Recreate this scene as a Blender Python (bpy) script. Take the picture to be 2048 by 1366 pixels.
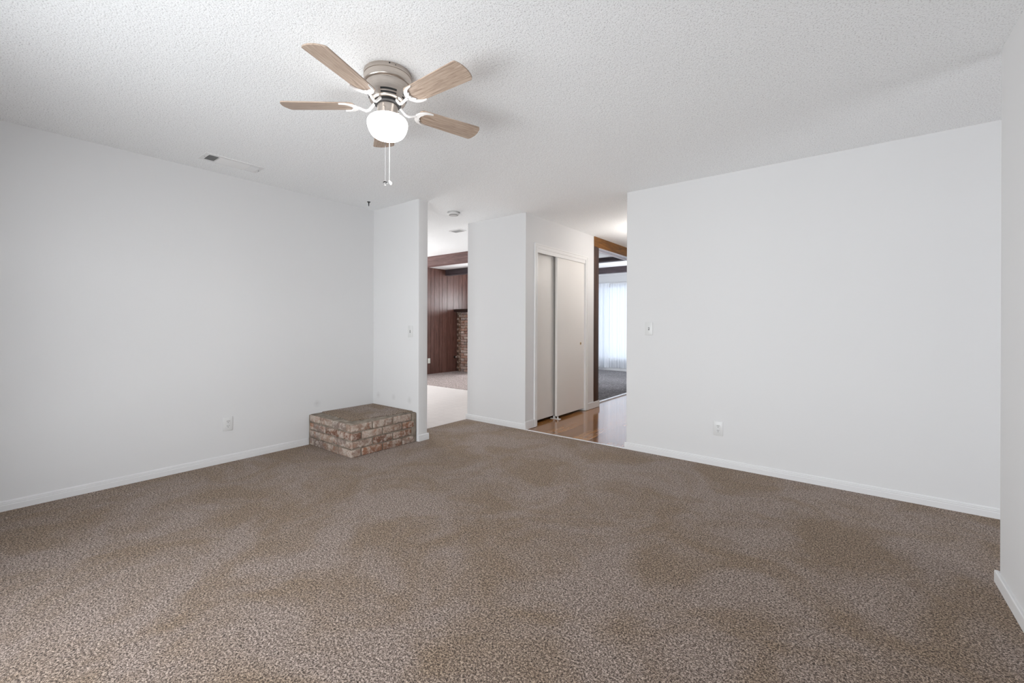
import bpy, bmesh, math, random
from mathutils import Vector, Matrix
S = bpy.context.scene
for o in list(bpy.data.objects):
    bpy.data.objects.remove(o)
COL = S.collection
PI = math.pi
rnd = random.Random(7)

# ------------------------------------------------------------------ camera
CAMH, FPX, YAW, V0, ROLL = 1.176, 862.37, math.radians(37.885), 649.78, 0.0034
cam = bpy.data.cameras.new('camera')
cam.sensor_fit = 'HORIZONTAL'
cam.sensor_width = 36.0
cam.lens = FPX / 2048 * 36.0
cam.shift_x = 0.0
cam.shift_y = (V0 - 683) / 2048
cam.clip_start = 0.05
co = bpy.data.objects.new('camera', cam)
COL.objects.link(co)
fw = Vector((-math.sin(YAW), math.cos(YAW), 0))
rt = Vector((math.cos(YAW), math.sin(YAW), 0))
up = Vector((0, 0, 1))
r2 = rt * math.cos(ROLL) + up * math.sin(ROLL)
u2 = up * math.cos(ROLL) - rt * math.sin(ROLL)
m = Matrix((r2, u2, -fw)).transposed().to_4x4()
m.translation = Vector((0, 0, CAMH))
co.matrix_world = m
S.camera = co

# ------------------------------------------------------------------ world, exposure
w = bpy.data.worlds.new('sky')
S.world = w
w.use_nodes = True
w.node_tree.nodes['Background'].inputs[0].default_value = (0.75, 0.85, 1, 1)
w.node_tree.nodes['Background'].inputs[1].default_value = 1.0
S.view_settings.view_transform = 'Standard'
S.view_settings.look = 'None'
S.view_settings.gamma = 1.0
S.view_settings.exposure = 0.0
S.cycles.max_bounces = 16
S.cycles.diffuse_bounces = 10


def area(name, loc, rot, sx, sy, power, col=(1, 1, 1), spread=180):
    l = bpy.data.lights.new(name, 'AREA')
    l.shape = 'RECTANGLE'
    l.size, l.size_y = sx, sy
    l.energy = power
    l.color = col
    l.spread = math.radians(spread)
    o = bpy.data.objects.new(name, l)
    COL.objects.link(o)
    o.location = loc
    o.rotation_euler = rot
    return o


# window daylight plus two added fill lamps (each stands outside its opening)
area('daylight_main_window', (0.0, -2.0, 0.95), (PI / 2 + 0.06, 0, 0), 7.5, 2.5, 560, (0.96, 0.985, 1.0))
area('passage_fill', (4.05, 1.6, 1.1), (PI / 2 + 0.1, 0, PI / 2), 1.8, 2.0, 60, (0.95, 0.97, 1.0))  # extra unseen lamp added to lift the main room, behind an invented door
area('daylight_kitchen_window', (-8.0, 4.3, 1.45), (PI / 2, 0, -PI / 2), 1.8, 1.2, 95, (1.0, 0.99, 0.97))
area('daylight_family_window', (-6.25, 9.05, 1.2), (PI / 2, 0, PI), 1.1, 1.7, 120, (0.95, 0.97, 1.0))
area('daylight_living_window', (-4.25, 10.62, 1.2), (PI / 2, 0, PI), 2.0, 1.9, 11, (0.86, 0.92, 1.0))
area('living_side_fill', (-2.70, 8.6, 1.3), (PI / 2, 0, PI / 2), 1.6, 1.3, 75, (0.92, 0.95, 1.0))  # unseen lamp added to brighten the living room and curtain fronts

# ------------------------------------------------------------------ materials


class NT:
    def __init__(s, name):
        s.m = bpy.data.materials.new(name)
        s.m.use_nodes = True
        s.t = s.m.node_tree
        s.b = s.t.nodes['Principled BSDF']

    def n(s, typ, **kw):
        x = s.t.nodes.new(typ)
        for k, v in kw.items():
            setattr(x, k, v)
        return x

    def l(s, a, b):
        s.t.links.new(a, b)

    def set(s, **kw):
        for k, v in kw.items():
            s.b.inputs[k.replace('_', ' ')].default_value = v
        return s

    def coord(s, scale=(1, 1, 1), rot=(0, 0, 0), which='Object'):
        tc = s.n('ShaderNodeTexCoord')
        mp = s.n('ShaderNodeMapping')
        mp.inputs['Scale'].default_value = scale
        mp.inputs['Rotation'].default_value = rot
        s.l(tc.outputs[which], mp.inputs[0])
        return mp.outputs[0]

    def noise(s, vec, scale, detail=2, rough=0.5, dist=0.0):
        x = s.n('ShaderNodeTexNoise')
        x.inputs['Scale'].default_value = scale
        x.inputs['Detail'].default_value = detail
        x.inputs['Roughness'].default_value = rough
        x.inputs['Distortion'].default_value = dist
        s.l(vec, x.inputs['Vector'])
        return x.outputs['Fac']

    def ramp(s, fac, stops):
        r = s.n('ShaderNodeValToRGB')
        e = r.color_ramp.elements
        while len(e) < len(stops):
            e.new(0.5)
        for i, (p, c) in enumerate(stops):
            e[i].position = p
            e[i].color = (*c, 1) if len(c) == 3 else c
        s.l(fac, r.inputs[0])
        return r.outputs[0]

    def mix(s, a, b, fac=0.5, mode='MIX'):
        x = s.n('ShaderNodeMix', data_type='RGBA', blend_type=mode)
        for sock, v in ((x.inputs[0], fac), (x.inputs[6], a), (x.inputs[7], b)):
            if hasattr(v, 'links') or hasattr(v, 'is_linked'):
                s.l(v, sock)
            else:
                sock.default_value = v if not isinstance(v, tuple) else (*v, 1)
        return x.outputs[2]

    def bump(s, h, strength, dist):
        b = s.n('ShaderNodeBump')
        b.inputs['Strength'].default_value = strength
        b.inputs['Distance'].default_value = dist
        s.l(h, b.inputs['Height'])
        s.l(b.outputs[0], s.b.inputs['Normal'])
        return s

    def base(s, c):
        s.l(c, s.b.inputs['Base Color'])
        return s


def plain(name, col, rough=0.5, metal=0.0, spec=0.5, **kw):
    t = NT(name)
    t.set(Base_Color=(*col, 1), Roughness=rough, Metallic=metal)
    t.b.inputs['Specular IOR Level'].default_value = spec
    t.set(**kw)
    return t.m


def mat_wall(name='wall_paint', col=(0.68, 0.68, 0.683)):
    t = NT(name)
    v = t.coord()
    t.set(Base_Color=(*col, 1), Roughness=0.62)
    t.b.inputs['Specular IOR Level'].default_value = 0.25
    t.bump(t.noise(v, 45, 3, 0.5), 0.12, 0.002)
    return t.m


def mat_stained_wall():
    """the same paint with three faint grey scuffs above the hearth"""
    t = NT('scuffed_wall_paint')
    v = t.coord()
    tc = t.n('ShaderNodeTexCoord')
    wob = t.noise(v, 30, 3)
    tot = None
    for p, r in (((-4.165, 2.20, 0.385), 0.045), ((-4.07, 2.842, 0.40), 0.045), ((-3.80, 2.842, 0.405), 0.04), ((-3.54, 2.842, 0.40), 0.045)):
        d = t.n('ShaderNodeVectorMath', operation='DISTANCE')
        t.l(tc.outputs['Object'], d.inputs[0])
        d.inputs[1].default_value = p
        mr = t.n('ShaderNodeMapRange')
        t.l(d.outputs['Value'], mr.inputs[0])
        mr.inputs[1].default_value = 0.0
        mr.inputs[2].default_value = r
        mr.inputs[3].default_value = 1.0
        mr.inputs[4].default_value = 0.0
        if tot is None:
            tot = mr.outputs[0]
        else:
            a = t.n('ShaderNodeMath', operation='ADD')
            t.l(tot, a.inputs[0])
            t.l(mr.outputs[0], a.inputs[1])
            tot = a.outputs[0]
    m_ = t.n('ShaderNodeMath', operation='MULTIPLY')
    t.l(tot, m_.inputs[0])
    t.l(wob, m_.inputs[1])
    t.base(t.mix((0.68, 0.68, 0.683), (0.50, 0.495, 0.49), m_.outputs[0]))
    t.set(Roughness=0.62)
    t.b.inputs['Specular IOR Level'].default_value = 0.25
    t.bump(t.noise(v, 45, 3, 0.5), 0.12, 0.002)
    return t.m


def mat_popcorn():
    t = NT('popcorn_ceiling')
    v = t.coord()
    a = t.noise(v, 150, 3, 0.6)
    b = t.noise(v, 60, 2, 0.5)
    h = t.mix(a, b, 0.4)
    c = t.ramp(a, [(0.33, (0.60, 0.60, 0.605)), (0.45, (0.895, 0.907, 0.915)), (0.7, (0.93, 0.945, 0.95))])  # shade of the pits is painted into the ceiling colour
    t.base(c)
    t.set(Roughness=0.9)
    t.b.inputs['Specular IOR Level'].default_value = 0.1
    t.bump(h, 0.55, 0.009)
    return t.m


def mat_carpet(name, dark, mid, light, warm, cool, scale=135):
    t = NT(name)
    v = t.coord()
    a = t.noise(v, scale, 3, 0.7, 0.6)
    fine = t.noise(v, scale * 2.1, 1, 0.5)
    coarse = t.noise(v, scale * 0.6, 2, 0.6, 0.4)
    f = t.mix(t.mix(a, fine, 0.3), coarse, 0.3)
    c = t.ramp(f, [(0.422, dark), (0.495, mid), (0.58, light)])
    big = t.noise(v, 1.9, 4, 0.6, 0.6)
    tint = t.ramp(big, [(0.40, warm), (0.58, cool)])
    c = t.mix(c, tint, 1.0, 'MULTIPLY')
    t.base(c)
    t.set(Roughness=0.95)
    t.b.inputs['Specular IOR Level'].default_value = 0.05
    t.b.inputs['Sheen Weight'].default_value = 0.15
    t.bump(f, 0.9, 0.012)
    return t.m


def mat_wood(name, c1, c2, c3, along='X', rough=0.4, scale=1.0, spec=0.5, gr=1.0):
    t = NT(name)
    sc = {'X': (1, 14, 14), 'Y': (14, 1, 14), 'Z': (14, 14, 1)}[along]
    v = t.coord(sc)
    g = t.noise(v, 2.2 * scale, 5, 0.62, 1.4)
    c = t.ramp(g, [(0.33, c1), (0.5, c2), (0.68, c3)])
    sc2 = tuple(5 * q for q in sc)
    g2 = t.noise(t.coord(sc2), 3.0 * scale, 2, 0.5)
    c = t.mix(c, t.ramp(g2, [(0.35, (0.75, 0.75, 0.75)), (0.6, (1, 1, 1))]), 0.5 * gr, 'MULTIPLY')
    t.base(c)
    t.set(Roughness=rough)
    t.b.inputs['Specular IOR Level'].default_value = spec
    t.bump(g2, 0.1, 0.002)
    return t.m


def mat_laminate():
    t = NT('laminate_planks')
    v = t.coord((1, 1, 1), (0, 0, PI / 2))
    br = t.n('ShaderNodeTexBrick')
    br.offset = 0.37
    br.inputs['Scale'].default_value = 1.0
    br.inputs['Brick Width'].default_value = 1.2
    br.inputs['Row Height'].default_value = 0.19
    br.inputs['Mortar Size'].default_value = 0.0035
    br.inputs['Mortar Smooth'].default_value = 0.1
    br.inputs['Color1'].default_value = (0.43, 0.205, 0.066, 1)
    br.inputs['Color2'].default_value = (0.25, 0.108, 0.034, 1)
    br.inputs['Mortar'].default_value = (0.06, 0.03, 0.015, 1)
    t.l(v, br.inputs['Vector'])
    g = t.noise(t.coord((16, 1, 1)), 2.5, 5, 0.6, 1.2)
    c = t.mix(br.outputs['Color'], t.ramp(g, [(0.3, (0.6, 0.55, 0.5)), (0.6, (1.15, 1.12, 1.1))]), 0.8, 'MULTIPLY')
    t.base(c)
    t.set(Roughness=0.16)
    t.b.inputs['Specular IOR Level'].default_value = 0.45
    t.b.inputs['Coat Weight'].default_value = 0.45
    t.b.inputs['Coat Roughness'].default_value = 0.07
    h = t.mix(br.outputs['Fac'], t.noise(v, 5, 2), 0.12)
    t.bump(h, -0.25, 0.002)
    return t.m


def mat_tile():
    t = NT('vinyl_tile')
    v = t.coord()
    br = t.n('ShaderNodeTexBrick')
    br.offset = 0.0
    br.inputs['Scale'].default_value = 1.0
    br.inputs['Brick Width'].default_value = 0.152
    br.inputs['Row Height'].default_value = 0.152
    br.inputs['Mortar Size'].default_value = 0.004
    br.inputs['Mortar Smooth'].default_value = 0.4
    br.inputs['Color1'].default_value = (0.78, 0.745, 0.725, 1)
    br.inputs['Color2'].default_value = (0.75, 0.72, 0.70, 1)
    br.inputs['Mortar'].default_value = (0.68, 0.645, 0.625, 1)
    t.l(v, br.inputs['Vector'])
    g = t.noise(v, 20, 3)
    t.base(t.mix(br.outputs['Color'], t.ramp(g, [(0.3, (0.94, 0.93, 0.93)), (0.7, (1, 1, 1))]), 0.7, 'MULTIPLY'))
    t.set(Roughness=0.3)
    t.bump(br.outputs['Fac'], -0.2, 0.002)
    return t.m


def mat_brick():
    t = NT('old_brick')
    va = t.n('ShaderNodeVertexColor')
    va.layer_name = 'tint'
    v = t.coord()
    white = t.noise(v, 22, 5, 0.7, 0.6)
    c = t.mix(va.outputs[0], (0.52, 0.45, 0.39), t.ramp(white, [(0.44, (0, 0, 0)), (0.60, (0.8, 0.8, 0.8))]))
    rust = t.noise(v, 15, 5, 0.75)
    c = t.mix(c, (0.30, 0.125, 0.062), t.ramp(rust, [(0.54, (0, 0, 0)), (0.68, (0.75, 0.75, 0.75))]))
    pit = t.noise(v, 70, 4, 0.7)
    c = t.mix(c, t.ramp(pit, [(0.33, (0.35, 0.32, 0.30)), (0.45, (1, 1, 1))]), 0.75, 'MULTIPLY')
    t.base(c)
    t.set(Roughness=0.9)
    t.bump(pit, 0.6, 0.006)
    return t.m


def mat_mortar():
    t = NT('mortar')
    v = t.coord()
    a = t.noise(v, 14, 4, 0.6)
    t.base(t.ramp(a, [(0.32, (0.13, 0.105, 0.08)), (0.5, (0.235, 0.195, 0.155)), (0.68, (0.33, 0.285, 0.235))]))
    t.set(Roughness=0.95)
    t.bump(t.noise(v, 120, 3, 0.6), 0.7, 0.006)
    return t.m


def mat_brushed():
    t = NT('brushed_nickel')
    v = t.coord((3, 3, 120))
    g = t.noise(v, 6, 3, 0.6)
    t.base(t.ramp(g, [(0.3, (0.52, 0.46, 0.41)), (0.7, (0.66, 0.60, 0.55))]))
    t.set(Metallic=1.0, Roughness=0.3)
    t.b.inputs['Anisotropic'].default_value = 0.4
    return t.m


def mat_sheer():
    m = bpy.data.materials.new('sheer_fabric')
    m.use_nodes = True
    t = m.node_tree
    t.nodes.clear()
    out = t.nodes.new('ShaderNodeOutputMaterial')
    d = t.nodes.new('ShaderNodeBsdfDiffuse')
    d.inputs[0].default_value = (0.85, 0.87, 0.9, 1)
    tr = t.nodes.new('ShaderNodeBsdfTranslucent')
    tr.inputs[0].default_value = (0.88, 0.91, 0.95, 1)
    tp = t.nodes.new('ShaderNodeBsdfTransparent')
    a = t.nodes.new('ShaderNodeMixShader')
    a.inputs[0].default_value = 0.55
    t.links.new(d.outputs[0], a.inputs[1])
    t.links.new(tr.outputs[0], a.inputs[2])
    b = t.nodes.new('ShaderNodeMixShader')
    b.inputs[0].default_value = 0.12
    t.links.new(a.outputs[0], b.inputs[1])
    t.links.new(tp.outputs[0], b.inputs[2])
    t.links.new(b.outputs[0], out.inputs[0])
    return m


def mat_globe():
    t = NT('lit_opal_glass')
    t.set(Base_Color=(0.95, 0.94, 0.93, 1), Roughness=0.25)
    t.b.inputs['Emission Color'].default_value = (1.0, 0.985, 0.97, 1)
    t.b.inputs['Emission Strength'].default_value = 6.0
    return t.m


WALL = mat_wall()
WALLS = mat_stained_wall()
WALLW = mat_wall('closet_wall_paint', (0.74, 0.735, 0.73))
TRIM = plain('white_trim_paint', (0.71, 0.71, 0.715), 0.35)
CASING = plain('casing_paint', (0.72, 0.715, 0.71), 0.4)
DOORP = plain('door_paint', (0.73, 0.71, 0.685), 0.45)
POP = mat_popcorn()
SMOOTHC = mat_wall('smooth_ceiling_paint', (0.84, 0.84, 0.84))
CARPET = mat_carpet('brown_carpet', (0.026, 0.016, 0.011), (0.224, 0.172, 0.138), (0.68, 0.58, 0.505),
                    (0.86, 0.76, 0.63), (1.03, 0.99, 0.985), 195)
CARPET2 = mat_carpet('family_room_carpet', (0.07, 0.055, 0.05), (0.27, 0.22, 0.205), (0.50, 0.43, 0.41),
                     (0.95, 0.93, 0.92), (1.0, 0.97, 0.97), 70)
CARPET3 = mat_carpet('living_room_carpet', (0.045, 0.042, 0.046), (0.14, 0.13, 0.138), (0.28, 0.27, 0.28),
                     (0.8, 0.8, 0.8), (1, 1, 1), 50)
LAM = mat_laminate()
TILE = mat_tile()
BRICK = mat_brick()
MORTAR = mat_mortar()
PANEL = mat_wood('dark_panelling', (0.065, 0.027, 0.020), (0.12, 0.054, 0.042), (0.18, 0.09, 0.072), 'Z', 0.36, 1.0)
BEAMR = mat_wood('reddish_beam_wood', (0.075, 0.035, 0.032), (0.125, 0.062, 0.056), (0.18, 0.098, 0.09), 'X', 0.55, 1.0)
BEAMP = mat_wood('purple_brown_beam_wood', (0.028, 0.020, 0.024), (0.06, 0.043, 0.05), (0.095, 0.072, 0.08), 'X', 0.6, 1.0)
HEADW = mat_wood('brown_header_wood', (0.10, 0.036, 0.005), (0.19, 0.076, 0.011), (0.26, 0.115, 0.02), 'Y', 0.45, 1.0)
POSTW = mat_wood('brown_post_wood', (0.026, 0.013, 0.011), (0.055, 0.027, 0.019), (0.09, 0.044, 0.028), 'Z', 0.45, 1.0)
MANTEL = plain('dark_mantel_wood', (0.035, 0.018, 0.014), 0.5)
BLADE = mat_wood('washed_oak', (0.28, 0.205, 0.155), (0.45, 0.345, 0.27), (0.56, 0.45, 0.37), 'X', 0.45, 2.6, 0.3, 0.6)
NICKEL = mat_brushed()
BLACK = plain('black_paint', (0.012, 0.012, 0.013), 0.5)
DARK = plain('dark_void', (0.02, 0.02, 0.02), 0.8)
WHITE = plain('white_enamel', (0.85, 0.84, 0.83), 0.3)
PLASTIC = plain('white_plastic', (0.66, 0.66, 0.655), 0.35)
IVORY = plain('pale_plastic', (0.80, 0.84, 0.78), 0.4)
GREYSLOT = plain('slot_shadow_grey', (0.06, 0.06, 0.06), 0.7)
VENTW = plain('vent_enamel', (0.77, 0.77, 0.77), 0.6)
BRASS = plain('brass', (0.60, 0.45, 0.26), 0.35, 1.0)
CHROME = plain('chrome', (0.8, 0.8, 0.8), 0.12, 1.0)
ALU = plain('aluminium_strip', (0.80, 0.80, 0.82), 0.3, 0.6)
CHAIN = plain('chain_metal', (0.30, 0.28, 0.27), 0.4, 0.8)
CORD = plain('white_cord', (0.88, 0.88, 0.87), 0.5)
CRYSTAL = plain('clear_plastic', (0.93, 0.93, 0.93), 0.05, 0, 0.5, Transmission_Weight=1.0, IOR=1.35)
SHEER = mat_sheer()
GLOBE = mat_globe()
LAMPW = NT('warm_lamp_glass')
LAMPW.set(Base_Color=(0.9, 0.85, 0.75, 1))
LAMPW.b.inputs['Emission Color'].default_value = (1.0, 0.80, 0.52, 1)
LAMPW.b.inputs['Emission Strength'].default_value = 2.0
LAMPW = LAMPW.m

# ------------------------------------------------------------------ mesh helpers


def box(bm, x0, x1, y0, y1, z0, z1, bev=0.0, seg=2, edges='all'):
    vs = [bm.verts.new((x, y, z)) for z in (z0, z1) for y in (y0, y1) for x in (x0, x1)]
    fs = [bm.faces.new([vs[i] for i in q]) for q in
          ((0, 2, 3, 1), (4, 5, 7, 6), (0, 1, 5, 4), (2, 6, 7, 3), (0, 4, 6, 2), (1, 3, 7, 5))]
    if bev:
        es = {e for f in fs for e in f.edges}
        if edges == 'vert':
            es = {e for e in es if abs(e.verts[0].co.z - e.verts[1].co.z) > 1e-4}
        r = bmesh.ops.bevel(bm, geom=list(es), offset=bev, segments=seg, affect='EDGES', profile=0.5)
        return r['faces'] + [f for f in fs if f.is_valid]
    return fs


def prism(bm, pts, a, b, axis='Z'):
    """extrude a 2-D outline along an axis: pts are (u, v)"""
    def P(u, v, w_):
        return {'Z': (u, v, w_), 'X': (w_, u, v), 'Y': (u, w_, v)}[axis]
    lo = [bm.verts.new(P(u, v, a)) for u, v in pts]
    hi = [bm.verts.new(P(u, v, b)) for u, v in pts]
    n = len(pts)
    bm.faces.new(lo[::-1])
    bm.faces.new(hi)
    for i in range(n):
        j = (i + 1) % n
        bm.faces.new((lo[i], lo[j], hi[j], hi[i]))


def lathe(bm, prof, seg=48, c=(0, 0)):
    rings = []
    for r, z in prof:
        if r < 1e-5:
            rings.append([bm.verts.new((c[0], c[1], z))])
        else:
            rings.append([bm.verts.new((c[0] + r * math.cos(2 * PI * i / seg), c[1] + r * math.sin(2 * PI * i / seg), z))
                          for i in range(seg)])
    for a, b in zip(rings, rings[1:]):
        for i in range(seg):
            j = (i + 1) % seg
            q = ([a[0]] if len(a) == 1 else [a[i], a[j]]) + ([b[0]] if len(b) == 1 else [b[j], b[i]])
            if len(q) > 2:
                bm.faces.new(q)


def tube(bm, pts, rads, seg=10, flat=1.0):
    """swept round tube through pts"""
    pts = [Vector(p) for p in pts]
    if not hasattr(rads, '__len__'):
        rads = [rads] * len(pts)
    rings = []
    prev = None
    for i, p in enumerate(pts):
        d = (pts[min(i + 1, len(pts) - 1)] - pts[max(i - 1, 0)]).normalized()
        a = Vector((0, 0, 1)) if abs(d.z) < 0.95 else Vector((1, 0, 0))
        s_ = d.cross(a).normalized()
        if prev and s_.dot(prev) < 0:
            s_ = -s_
        prev = s_
        t_ = s_.cross(d).normalized()
        rings.append([bm.verts.new(p + (s_ * math.cos(2 * PI * k / seg) + t_ * math.sin(2 * PI * k / seg) * flat) * rads[i])
                      for k in range(seg)])
    for a, b in zip(rings, rings[1:]):
        for k in range(seg):
            bm.faces.new((a[k], a[(k + 1) % seg], b[(k + 1) % seg], b[k]))
    bm.faces.new(rings[0][::-1])
    bm.faces.new(rings[-1])


def obj(name, bm, mat, parent=None, smooth=False, mw=None):
    bmesh.ops.recalc_face_normals(bm, faces=bm.faces[:])
    me = bpy.data.meshes.new(name)
    bm.to_mesh(me)
    bm.free()
    me.materials.append(mat)
    if smooth:
        for p in me.polygons:
            p.use_smooth = True
        me.set_sharp_from_angle(angle=math.radians(38))
    o = bpy.data.objects.new(name, me)
    COL.objects.link(o)
    if parent:
        o.parent = parent
    if mw is not None:
        o.matrix_local = mw
    return o


def thing(name, label, cat, loc=(0, 0, 0), rotz=0.0, group=None):
    o = bpy.data.objects.new(name, None)
    COL.objects.link(o)
    o.empty_display_size = 0.1
    o.location = loc
    o.rotation_euler = (0, 0, rotz)
    return tag(o, label, cat, group)


def tag(o, label, cat, group=None):
    o['label'] = label
    o['category'] = cat
    if group:
        o['group'] = group
    return o


def struct(name, bm, mat, label, cat, smooth=False):
    o = obj(name, bm, mat, None, smooth)
    o['kind'] = 'structure'
    return tag(o, label, cat)


def BM():
    return bmesh.new()


def sbox(name, dims, mat, label, cat, bev=0.0, edges='all', seg=3):
    bm = BM()
    for d in (dims if isinstance(dims[0], tuple) else [dims]):
        box(bm, *d, bev=bev, edges=edges, seg=seg)
    return struct(name, bm, mat, label, cat, smooth=bool(bev))


H = 2.44
XL, YR, YT, XT = -4.165, 3.914, 2.842, -3.404
XK, XC, XN, YN = -3.748, -2.853, 0.551, 2.93
XR = -1.664

# ------------------------------------------------------------------ floors
bm = BM()
box(bm, XL - 0.1, 4.0, -0.7, YT + 0.05, -0.1, 0)
box(bm, XK, XC, YT + 0.05, YR + 0.02, -0.1, 0)
box(bm, XC, 4.0, YT + 0.05, YR, -0.1, 0)
struct('floor', bm, CARPET, 'brown speckled cut-pile carpet covering the empty room', 'carpet floor')
sbox('floor_kitchen', (-7.95, XK, YT + 0.05, 5.63, -0.1, -0.002), TILE,
     'pale square vinyl tile floor beyond the white partition end', 'tile floor')
sbox('floor_family_room', (-7.95, -5.15, 5.63, 9.0, -0.1, 0.004), CARPET2,
     'mauve-brown carpet in front of the dark panelled wall', 'carpet floor')
sbox('floor_foyer', [(XC - 0.117, XR + 0.02, YR, 7.5, -0.1, -0.004), (XK, XC - 0.117, YR + 0.02, 5.6, -0.1, -0.004)], LAM,
     'glossy brown wood plank floor by the closet', 'wood floor')
sbox('floor_living_room', [(-5.15, XC - 0.117, 5.63, 10.5, -0.1, 0.006), (-5.45, -5.15, 9.05, 10.5, -0.1, 0.006)], CARPET3,
     'grey carpet below the sheer curtains', 'carpet floor')
# edge strips
bm = BM()
prism(bm, [(YR - 0.012, 0.0), (YR + 0.012, 0.0), (YR + 0.007, 0.005), (YR - 0.007, 0.005)], XC, XR, 'X')
struct('trim_1', bm, ALU, 'thin metal strip between brown carpet and wood floor', 'floor strip')
bm = BM()
prism(bm, [(XC - 0.165, -0.004), (XC - 0.115, -0.004), (XC - 0.118, 0.010), (XC - 0.145, 0.016), (XC - 0.165, 0.010)], 5.72, 7.4, 'Y')
struct('trim_2', bm, ALU, 'bright metal threshold strip between wood floor and grey carpet', 'threshold')

# ------------------------------------------------------------------ ceilings
bm = BM()
box(bm, XL - 0.12, 4.1, -0.74, YR, H, H + 0.1)
box(bm, XL - 0.12, XR + 0.1, YR, 7.55, H, H + 0.1)
ceil = struct('ceiling', bm, POP, 'white popcorn-textured ceiling over the empty room', 'ceiling')
sbox('ceiling_kitchen', (-8.0, XL - 0.12, YT - 0.1, 5.40, H, H + 0.1), POP, 'bright white ceiling above the pale tile floor', 'ceiling')
sbox('ceiling_family_room', (-8.0, -5.1, 5.40, 9.0, 2.526, 2.62), SMOOTHC, 'white ceiling above the panelled wall', 'ceiling')
sbox('ceiling_living_room', (-5.5, XC - 0.117, 5.5, 10.6, 2.5, 2.6), SMOOTHC, 'white ceiling with dark beams above the sheer curtains', 'ceiling')

# ------------------------------------------------------------------ walls
sbox('wall_left', (XL - 0.12, XL, -0.72, YT, 0, H), WALLS, 'long blank white wall behind the brick hearth', 'wall')
bm = BM()
box(bm, -7.95, XT, YT, YT + 0.123, 0, H, bev=0.01, edges='vert', seg=4)
struct('wall_partition', bm, WALLS, 'short white partition wall ending beside the brick hearth', 'wall', True)
bm = BM()
box(bm, XR, 4.0, YR, YR + 0.12, 0, H, bev=0.01, edges='vert', seg=4)
struct('wall_right', bm, WALL, 'wide blank white wall with one switch and one outlet', 'wall', True)
bm = BM()
box(bm, XN, XN + 0.13, -0.62, YN, 0, H, bev=0.016, edges='vert', seg=5)
struct('wall_near', bm, WALL, 'rounded-corner white wall end standing nearest the viewer', 'wall', True)
# wall behind the viewer with its window opening
sbox('wall_back', [(XL - 0.12, -2.75, -0.72, -0.6, 0, H), (-0.40, XN + 0.13, -0.72, -0.6, 0, H), (-2.75, -0.40, -0.72, -0.6, 1.90, H),
                   (-2.75, -0.40, -0.72, -0.6, 0, 0.12)], WALL, 'white wall with a wide window opposite the fan', 'wall')
bm = BM()
for a in (-2.75, -1.6, -0.44):
    box(bm, a, a + 0.04, -0.69, -0.64, 0.12, 1.90)
for a in (0.12, 1.86):
    box(bm, -2.75, -0.40, -0.69, -0.64, a, a + 0.04)
struct('window_1', bm, TRIM, 'white frame of the wide window opposite the fan', 'window')
# side passage beyond the near wall
sbox('wall_passage', [(3.9, 4.0, -0.1, 0.6, 0, H), (3.9, 4.0, 2.6, YR + 0.12, 0, H), (3.9, 4.0, 0.6, 2.6, 2.1, H),
                      (XN + 0.1, 4.0, -0.12, 0.0, 0, H)], WALL, 'white passage end wall, its glazed door opening added for fill light', 'wall')
bm = BM()
for a in (0.6, 1.58, 2.56):
    box(bm, 3.92, 3.96, a, a + 0.04, 0, 2.1)
for a in (0.0, 2.06):
    box(bm, 3.92, 3.96, 0.6, 2.6, a, a + 0.04)
struct('added_window_2', bm, TRIM, 'white patio door frame added at the passage end to let in fill light', 'window')  # invented opening for the passage fill lamp
# closet block and foyer
CY0, CY1, CZ = 4.137, 5.305, 2.065
bm = BM()
box(bm, XK, XC, YR, YR + 0.12, 0, H)
struct('wall_closet_front', bm, WALL, 'narrow white wall face between tile opening and closet', 'wall')
sbox('wall_closet_side', [(XC - 0.12, XC, YR + 0.12, CY0, 0, H), (XC - 0.12, XC, CY1, 5.56, 0, H),
                          (XC - 0.12, XC, CY0, CY1, CZ, H)], WALL, 'warm white wall around the closet doors', 'wall')
sbox('wall_closet_back', [(XK, XK + 0.1, YR + 0.12, 5.6, 0, H), (XK, XC - 0.12, 5.46, 5.56, 0, H)], WALL,
     'inner closet walls behind the sliding doors', 'wall')
sbox('wall_foyer', [(XR - 0.0, XR + 0.1, YR + 0.12, 7.5, 0, H), (XC - 0.12, XR + 0.1, 7.4, 7.52, 0, H)], WALLW,
     'white foyer walls hidden behind the wide blank wall', 'wall')
# kitchen / family room
sbox('wall_kitchen', [(-7.95, -7.82, YT + 0.12, 3.4, 0, H + 0.1), (-7.95, -7.82, 5.2, 6.2, 0, H + 0.1),
                      (-7.95, -7.82, 3.4, 5.2, 0, 0.85), (-7.95, -7.82, 3.4, 5.2, 2.05, H + 0.1)], WALL,
     'white kitchen wall with a window', 'wall')
bm = BM()
for a in (3.4, 4.28, 5.16):
    box(bm, -7.9, -7.86, a, a + 0.04, 0.85, 2.05)
for a in (0.85, 2.01):
    box(bm, -7.9, -7.86, 3.4, 5.2, a, a + 0.04)
struct('window_3', bm, TRIM, 'white kitchen window frame', 'window')
ys = [6.2, 6.31, 6.52, 6.66, 6.78, 6.907, 7.014, 7.177, 7.273, 7.439, 7.645, 7.843, 7.961, 8.117, 8.31, 8.42, 8.60, 8.78, 8.9]
bm = BM()
for a, b in zip(ys, ys[1:]):
    box(bm, -7.86, -7.82, a + 0.0038, b - 0.0038, 0.0, 2.526)
box(bm, -7.95, -7.832, 6.2, 8.9, 0, 2.526)
struct('wall_panelled', bm, PANEL, 'dark brown wood wall of vertical grooved panelling', 'wall')
bm = BM()
xs = [-7.82 + 0.13 * i for i in range(9)]
for a, b in zip(xs, xs[1:]):
    box(bm, a + 0.0035, b - 0.0035, 8.9, 8.94, 0, 2.526)
box(bm, -7.82, -6.78, 8.904, 9.0, 0, 2.526)
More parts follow.
